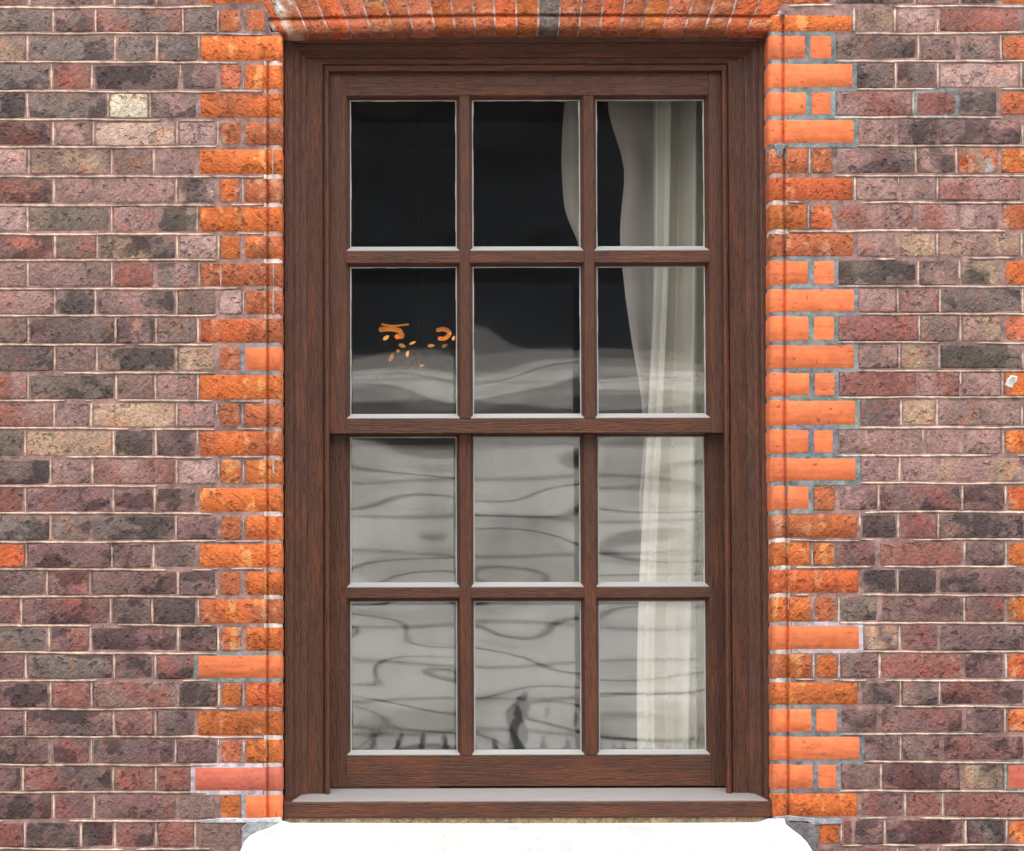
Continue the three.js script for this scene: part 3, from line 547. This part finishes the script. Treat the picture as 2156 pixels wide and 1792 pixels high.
function sash(name, zf, xs, ys, o) {
  // xs: measured glass edges [[l, r] x 3]; ys: [[top, bottom] x 2]; faces follow from them
  const S = part(name, win), zg = zf - 0.029, back = zf - 0.048, cz = zf - 0.0255;
  const gx = xs.map((p) => p.map((q) => W(q, (ys[0][0] + ys[1][1]) / 2, zg).x)), gy = ys.map((p) => p.map((q) => W(1112, q, zg).y));
  const cx = 0.0105, cyt = 0.0080, cyb = 0.0112;           // width of the chamfer at the sides, above and below a pane
  const xl = XL + 0.1135, xr = XR - 0.1135;
  const upright = (a, b, ca, cb, y0, y1, dz = 0) => sweep([[a, back], [a, cz - (ca ? 0.006 : 0)], ...(ca ? [[a, cz]] : []), [a + ca, zf + dz - 0.001], [a + ca + 0.001, zf + dz], [b - cb - 0.001, zf + dz], [b - cb, zf + dz - 0.001], ...(cb ? [[b, cz]] : []), [b, back]].map(([x, z]) => [V(x, y0, z), V(x, y1, z)]));
  const level = (y0, y1, cb, ct, x0, x1, dz = 0) => sweep([[y0, back], ...(cb ? [[y0, cz]] : []), [y0 + cb, zf + dz - 0.001], [y0 + cb + 0.001, zf + dz], [y1 - ct - 0.001, zf + dz], [y1 - ct, zf + dz - 0.001], ...(ct ? [[y1, cz]] : []), [y1, back]].map(([y, z]) => [V(x0, y, z), V(x1, y, z)]));
  const top = o.top, bottom = o.bottom;
  mesh('stile', upright(xl, gx[0][0], 0, cx, bottom, top), M.oak, S);
  mesh('stile', upright(gx[2][1], xr, cx, 0, bottom, top), M.oak, S);
  mesh('top_rail', level(gy[0][0], top - 0.0006, cyt, 0, gx[0][0] - cx * 0.98, gx[2][1] + cx * 0.98, -0.0008), M.oak, S);
  if (o.notch) { // the bottom rail has lost a strip along its lower edge
    const xn = W(925, 1655, zf).x, yb = gy[1][1];
    mesh('bottom_rail', level(bottom + 0.0005, yb, 0, cyb, gx[0][0] - cx * 0.98, gx[2][1] + cx * 0.98, -0.0008), M.oak, S);
    mesh('bottom_strip', sweep([[bottom - 0.004, back], [bottom - 0.004, zf - 0.002], [bottom, zf - 0.0012], [bottom, back]].map(([y, z]) => [V(xl, y, z), V(xn, y, z)])), M.oak, S);
  } else mesh('meeting_rail', level(bottom + 0.0005, gy[1][1], 0, cyb, gx[0][0] - cx * 0.98, gx[2][1] + cx * 0.98, -0.0008), M.oak, S);
  for (const k of [0, 1]) mesh('glazing_bar', upright(gx[k][1], gx[k + 1][0], cx * 0.72, cx * 0.72, gy[1][1] - cyb * 0.9, gy[0][0] + cyt * 0.9, 0), M.oak, S);
  mesh('glazing_bar', level(gy[1][0], gy[0][1], cyt, cyb, gx[0][0] - cx * 0.98, gx[2][1] + cx * 0.98, -0.0016), M.oak, S);
  for (let r = 0; r < 2; r++) for (let c = 0; c < 3; c++) {
    const x0 = gx[c][0], x1 = gx[c][1], y1 = gy[r][0], y0 = gy[r][1];
    mesh('pane', pane(x0 - 0.004, x1 + 0.004, y0 - 0.003, y1 + 0.003, zg - 0.002, o.amp, o.sd + r * 3 + c), M.glass, S);
    // putty: a wide fillet below, a thin uneven line along the other edges
    const l = [], lineW = 0.0036, quad = (a, b, c2, d, th) => {
      const P = [a, b, c2, d], n = new THREE.Vector3().crossVectors(b.clone().sub(a), d.clone().sub(a)).normalize(); if (n.z < 0) n.negate();
      const pos = []; P.forEach((p) => { const q = p.clone().addScaledVector(n, th); pos.push(q.x, q.y, q.z); }); P.forEach((p) => { const q = p.clone().addScaledVector(n, -0.002); pos.push(q.x, q.y, q.z); });
      const g = geo(pos, [0, 1, 2, 0, 2, 3, 0, 4, 5, 0, 5, 1, 1, 5, 6, 1, 6, 2, 2, 6, 7, 2, 7, 3, 3, 7, 4, 3, 4, 0]).toNonIndexed(); g.computeVertexNormals(); l.push(g);
    };
    const lx = c === 0 ? cx : cx * 0.72, rx = c === 2 ? cx : cx * 0.72;
    quad(V(x0 - lx * 0.85, y0 - cyb * 0.88, zf - 0.0026), V(x1 + rx * 0.85, y0 - cyb * 0.88, zf - 0.0026), V(x1 - 0.001, y0 + 0.001, zg + 0.004), V(x0 + 0.001, y0 + 0.001, zg + 0.004), 0.0011);
    quad(V(x0, y0, zg + 0.003), V(x1, y0, zg + 0.003), V(x1, y0 + lineW, zg), V(x0, y0 + lineW, zg), 0.0012);
    const bits = 9;
    for (let k = 0; k < bits; k++) {
      const ya = lerp(y0, y1, k / bits), yb = lerp(y0, y1, (k + 1) / bits), w0 = lineW * rr(0.6, 1.05);
      for (const [x, s] of [[x0, 1], [x1, -1]]) { const wa = w0 * rr(0.85, 1.1); quad(V(x, ya, zg + 0.0032), V(x + s * wa, ya, zg + 0.0004), V(x + s * wa, yb, zg + 0.0004), V(x, yb, zg + 0.0032), 0.0008 + k * 0.00002); }
      const xa = lerp(x0, x1, k / bits), xb = lerp(x0, x1, (k + 1) / bits), wt = lineW * rr(0.35, 0.8);
      quad(V(xa, y1, zg + 0.003), V(xb, y1, zg + 0.003), V(xb, y1 - wt, zg + 0.0004), V(xa, y1 - wt, zg + 0.0004), 0.0008);
    }
    mesh('putty', mergeGeometries(l), M.putty, S);
  }
}
sash('upper_sash', -0.092 + IN, [[737, 962], [994.5, 1222.5], [1255.5, 1484]], [[211, 522.5], [562, 874.5]], { top: YT - 0.106, bottom: W(1112, 912, -0.092 + IN).y, amp: 0.0040, sd: 1 });
sash('lower_sash', -0.1425 + IN, [[737.5, 962.5], [997, 1223], [1259.5, 1484.5]], [[919.5, 1229], [1265.5, 1581.5]], { top: W(1112, 893, -0.1425 + IN).y, bottom: W(1112, 1656, -0.1425 + IN).y, amp: 0.0050, sd: 20, notch: true });

// inner sheet of glass behind the sashes
{
  const t = thing('secondary_glazing', 'plain sheet of glass in a slim dark frame behind the sash window', 'glazing');
  const z = -0.35, x0 = XL - 0.05, x1 = XR + 0.05, y0 = 1.25, y1 = YT + 0.06;
  const g = pane(x0, x1, y0, y1, z, 0.0012, 77); mesh('glass_sheet', g, M.glass, t);
  for (const [n, a] of [['frame_upright', [x0 - 0.03, x0 + 0.01, y0 - 0.03, y1 + 0.03]], ['frame_upright', [x1 - 0.01, x1 + 0.03, y0 - 0.03, y1 + 0.03]]]) mesh(n, span(a[0], a[1], a[2], a[3], z - 0.012, z + 0.012), M.iron, t);
  for (const y of [y0, y1]) mesh('frame_rail', span(x0 + 0.01, x1 - 0.01, y - 0.03 + (y === y0 ? 0 : 0.02), y + 0.03 - (y === y0 ? 0.02 : 0), z - 0.011, z + 0.011), M.iron, t);
}

// ---------------------------------------------------------------- the room: closed, dark
const RX0 = -3.0, RX1 = 2.6, RY0 = 0.5, RY1 = 4.1, RZ0 = -6.2, RZ1 = -0.305;
structure('room_floor', span(RX0 - 0.3, RX1 + 0.3, RY0 - 0.3, RY0, RZ0 - 0.3, RZ1), M.boards);
structure('room_ceiling', span(RX0 - 0.3, RX1 + 0.3, RY1, RY1 + 0.3, RZ0 - 0.3, RZ1), M.ceiling);
structure('room_wall_back', span(RX0 - 0.3, RX1 + 0.3, RY0, RY1, RZ0 - 0.3, RZ0), M.room);
structure('room_wall_left', span(RX0 - 0.3, RX0, RY0, RY1, RZ0, RZ1), M.room);
structure('room_wall_right', span(RX1, RX1 + 0.3, RY0, RY1, RZ0, RZ1), M.room);

// curtain: folded drape, its turned-back lining and the tail that hangs from the top
{
  const c = thing('curtain', 'cream pleated curtain hanging inside the window behind the rightmost panes', 'curtain');
  const sheet = (z0, top, bottom, left, right, fold, mat, name) => {
    const nu = 90, nv = 40, pos = [], idx = [], uv = [];
    for (let j = 0; j <= nv; j++) for (let i = 0; i <= nu; i++) {
      const t = j / nv, py = lerp(top, bottom, t), u = i / nu, px = lerp(left(py), right(py), u), [dz, dx] = fold(u, t), p = W(px + dx, py, z0);
      pos.push(p.x, p.y, z0 + dz); uv.push(u, t);
    }
    for (let j = 0; j < nv; j++) for (let i = 0; i < nu; i++) { const a = j * (nu + 1) + i; idx.push(a, a + nu + 1, a + nu + 2, a, a + nu + 2, a + 1); }
    const g = geo(pos, idx, uv); g.computeVertexNormals(); return mesh(name, g, mat, c);
  };
  sheet(-0.45, 60, 1900, (y) => lerp(1372, 1342, smooth(500, 1500, y)), () => 1600, (u, t) => [0.034 * Math.sin(u * 15 + Math.sin(t * 3) * 0.4 + u * u * 9) + 0.014 * Math.sin(u * 37 + t * 2 + 1.3 * Math.sin(u * 11)) + 0.004 * Math.sin(u * 83 + t * 6), 3 * Math.sin(t * 7 + u * 9)], M.cloth, 'drape');
  sheet(-0.52, 60, 1250, (y) => 1284 + 26 * smooth(213, 380, y) + 5 * Math.sin(y / 45) + 40 * smooth(600, 830, y), () => 1440, (u, t) => [0.012 * Math.sin(u * 9 + t * 2), 0], M.lining, 'lining').userData.label = 'taupe lining turned back beside the drape';
  sheet(-0.55, 60, 560, (y) => 1189 - 7 * Math.sin((y - 213) / 110 * 1.5) + 26 * smooth(430, 540, y), (y) => 1252 - 30 * smooth(500, 560, y), (u, t) => [0.01 * Math.sin(u * 6), 0], M.lining, 'tail');
}
// chandelier deep in the room
{
  const ch = thing('chandelier', 'small chandelier of glowing orange glass drops and curls in the dark room', 'chandelier');
  const z = -4.3, at = (px, py, dz = 0) => W(px, py, z + dz), hub = at(880, 752), r2 = 0.006;
  const rod = (name, a, b, r) => { const d = b.clone().sub(a), g = new THREE.CylinderGeometry(r, r, d.length(), 10); g.translate(0, d.length() / 2, 0); g.applyQuaternion(new THREE.Quaternion().setFromUnitVectors(V(0, 1, 0), d.normalize())); g.translate(a.x, a.y, a.z); return mesh(name, g, M.iron, ch); };
  rod('stem', hub, V(hub.x, RY1 + 0.01, hub.z), 0.0016);
  mesh('hub', new THREE.LatheGeometry([[0, -0.03], [0.01, -0.025], [0.006, -0.015], [0.016, 0], [0.007, 0.015], [0.004, 0.03], [0, 0.03]].map((p) => new THREE.Vector2(...p)), 20).translate(hub.x, hub.y, hub.z), M.iron, ch);
  // blown-glass lamps: drops that lean every way, and two curled glass shades
  const lamps = [[813, 711, 0.1, 9, 5, 0.6], [847, 728, 0.16, 9, 5, -0.35], [824, 752, -0.1, 12, 5.5, 1.1], [858, 745, 0.12, 8, 4, 1.3], [908, 728, -0.12, 9, 4.5, 0.1], [936, 728, 0.06, 8, 4.5, 0.5], [955, 712, 0.0, 6, 4, 1.2], [888, 770, 0.02, 6, 3.5, 0.2], [838, 739, 0.05, 5, 4, 0.8], [869, 722, -0.04, 9, 3, 0.4]];
  const px2m = (9 - z) / 9 / 790; let lampCount = 0;
  for (const [x, y, dz, rx, ry, turn] of lamps) {
    const p = at(x, y, dz), arm = new THREE.CatmullRomCurve3([hub.clone(), V((hub.x + p.x) / 2, Math.min(hub.y, p.y) - 0.045, (hub.z + p.z) / 2), V(p.x, p.y - 0.01, p.z)]);
    mesh('arm', new THREE.TubeGeometry(arm, 14, r2 * 0.22, 6), M.iron, ch);
    const g = new THREE.LatheGeometry([[0, -1], [0.6, -0.85], [1, -0.25], [0.85, 0.35], [0.4, 0.8], [0, 1.05]].map((q) => new THREE.Vector2(...q)), 14); g.rotateZ(-Math.PI / 2); g.scale(rx * 0.85 * px2m, ry * 0.85 * px2m, ry * 0.85 * px2m); g.rotateZ(turn); g.translate(p.x, p.y, p.z);
    mesh('bulb', g, M.bulbs[lampCount++ % 3], ch);
    const l = new THREE.PointLight(new THREE.Color(1, 0.45, 0.12), 0.001, 6, 2); l.position.copy(p); l.shadow.radius = 0.5; l.castShadow = true; scene.add(l);
  }
  for (const [pts, r] of [[[[802, 694], [818, 692], [834, 694], [843, 699], [846, 706], [836, 709]], 5.5], [[[804, 683], [830, 686], [860, 683]], 2], [[[922, 695], [934, 693], [944, 697], [945, 706], [938, 712], [926, 713]], 4.5]]) {
    const curve = new THREE.CatmullRomCurve3(pts.map(([x, y], i) => at(x, y, 0.06 * Math.sin(i * 1.4))));
    mesh('lamp_shade', new THREE.TubeGeometry(curve, 30, r * px2m, 10), M.shade, ch);
  }
}

// ---------------------------------------------------------------- across the street (seen mirrored in the glass)
{
  const h = thing('stucco_building', 'white blockwork building with a dark open upper gallery mirrored in the panes', 'building');
  const z = 16, top = 3.85, bh = 0.275, bw = 0.9, m = new THREE.BoxGeometry(bw - 0.004, bh - 0.028, 0.08);
  mesh('core_wall', span(-12, 12, -0.12, top, z + 0.02, z + 0.4), std({ color: rgb([0.20, 0.185, 0.17]), roughness: 0.9 }), h);
  const rest = [], rows = Math.floor((top - 0.05) / bh);
  for (let r = 0; r < rows; r++) for (let k = -14; k < 15; k++) {
    const x = k * bw + (r % 2 ? bw / 2 : 0), y = 0.02 + r * bh + bh / 2;
    if (x > -2.4 && x < 4.6) { const g = m.clone(), uv = g.attributes.uv, ps = g.attributes.position; for (let q = 0; q < uv.count; q++) uv.setXY(q, (ps.getX(q) + x) / 2.3, (ps.getY(q) + y) / 2.3); const b = mesh('stucco_block', g, M.stucco, h); b.position.set(x, y, z); } else rest.push(new THREE.Matrix4().makeTranslation(x, y, z));
  }
  const im = new THREE.InstancedMesh(m, M.stucco, rest.length); im.name = 'stucco_blockwork'; im.userData.kind = 'stuff'; rest.forEach((t, i) => im.setMatrixAt(i, t)); im.castShadow = im.receiveShadow = true; h.add(im);
  mesh('cornice', sweep([[top - 0.04, z + 0.1], [top - 0.04, z - 0.12], [top + 0.02, z - 0.27], [top + 0.04, z - 0.30], [top + 0.20, z - 0.31], [top + 0.22, z - 0.335], [top + 0.28, z - 0.34], [top + 0.31, z - 0.02], [top + 0.31, z + 0.1]].map(([y, zz]) => [V(-12, y, zz), V(12, y, zz)])), M.stucco, h);
  // above the cornice an open gallery, seven metres deep, under a flat roof
  mesh('gallery_floor', span(-12, 12, top + 0.311, top + 0.45, z + 0.02, z + 7.3), M.paving, h);
  mesh('gallery_wall', span(-12, 12, top + 0.45, 7.6, z + 7.0, z + 7.3), M.brickRed, h);
  for (const x of [-12, 11.7]) mesh('gallery_end', span(x, x + 0.3, top + 0.45, 7.6, z + 0.3, z + 6.999), M.brickRed, h);
  for (const x of [-9.5, -4.8, 6.6, 11.2]) mesh('pier', span(x, x + 0.5, top + 0.45, 7.6, z + 0.05, z + 0.55), M.stucco, h);
  mesh('roof', span(-12.2, 12.2, 7.6, 8.0, z - 0.2, z + 7.5), M.stucco, h);
}
{
  const f = thing('iron_railing', 'black spear-topped iron railing with urn finials mirrored low in the panes', 'railing');
  const z = 11.5, tip = 1.40;
  mesh('plinth', span(-6, 6, 0, 0.25, z - 0.12, z + 0.12), M.stucco, f);
  mesh('rail', span(-6, 6, 1.22, 1.25, z - 0.02, z + 0.02), M.iron, f);
  mesh('rail', span(-6, 6, 0.38, 0.41, z - 0.02, z + 0.02), M.iron, f);
  const spear = new THREE.LatheGeometry([[0.011, 0.25], [0.011, tip - 0.14], [0.02, tip - 0.13], [0.011, tip - 0.12], [0.026, tip - 0.08], [0.004, tip], [0, tip + 0.004]].map((p) => new THREE.Vector2(...p)), 8);
  const post = new THREE.LatheGeometry([[0.03, 0.25], [0.03, tip - 0.12], [0.05, tip - 0.1], [0.03, tip - 0.08], [0.055, tip - 0.02], [0.062, tip + 0.03], [0.035, tip + 0.08], [0.02, tip + 0.1], [0.03, tip + 0.13], [0.008, tip + 0.2], [0, tip + 0.21]].map((p) => new THREE.Vector2(...p)), 12);
  for (let k = -34; k < 35; k++) { const x = k * 0.15 + 0.02, big = ((k % 9) + 9) % 9 === 3; const b = mesh(big ? 'finial_post' : 'spear', big ? post : spear, M.iron, f); b.position.set(x, 0, z); }
}

renderer.render(scene, camera);
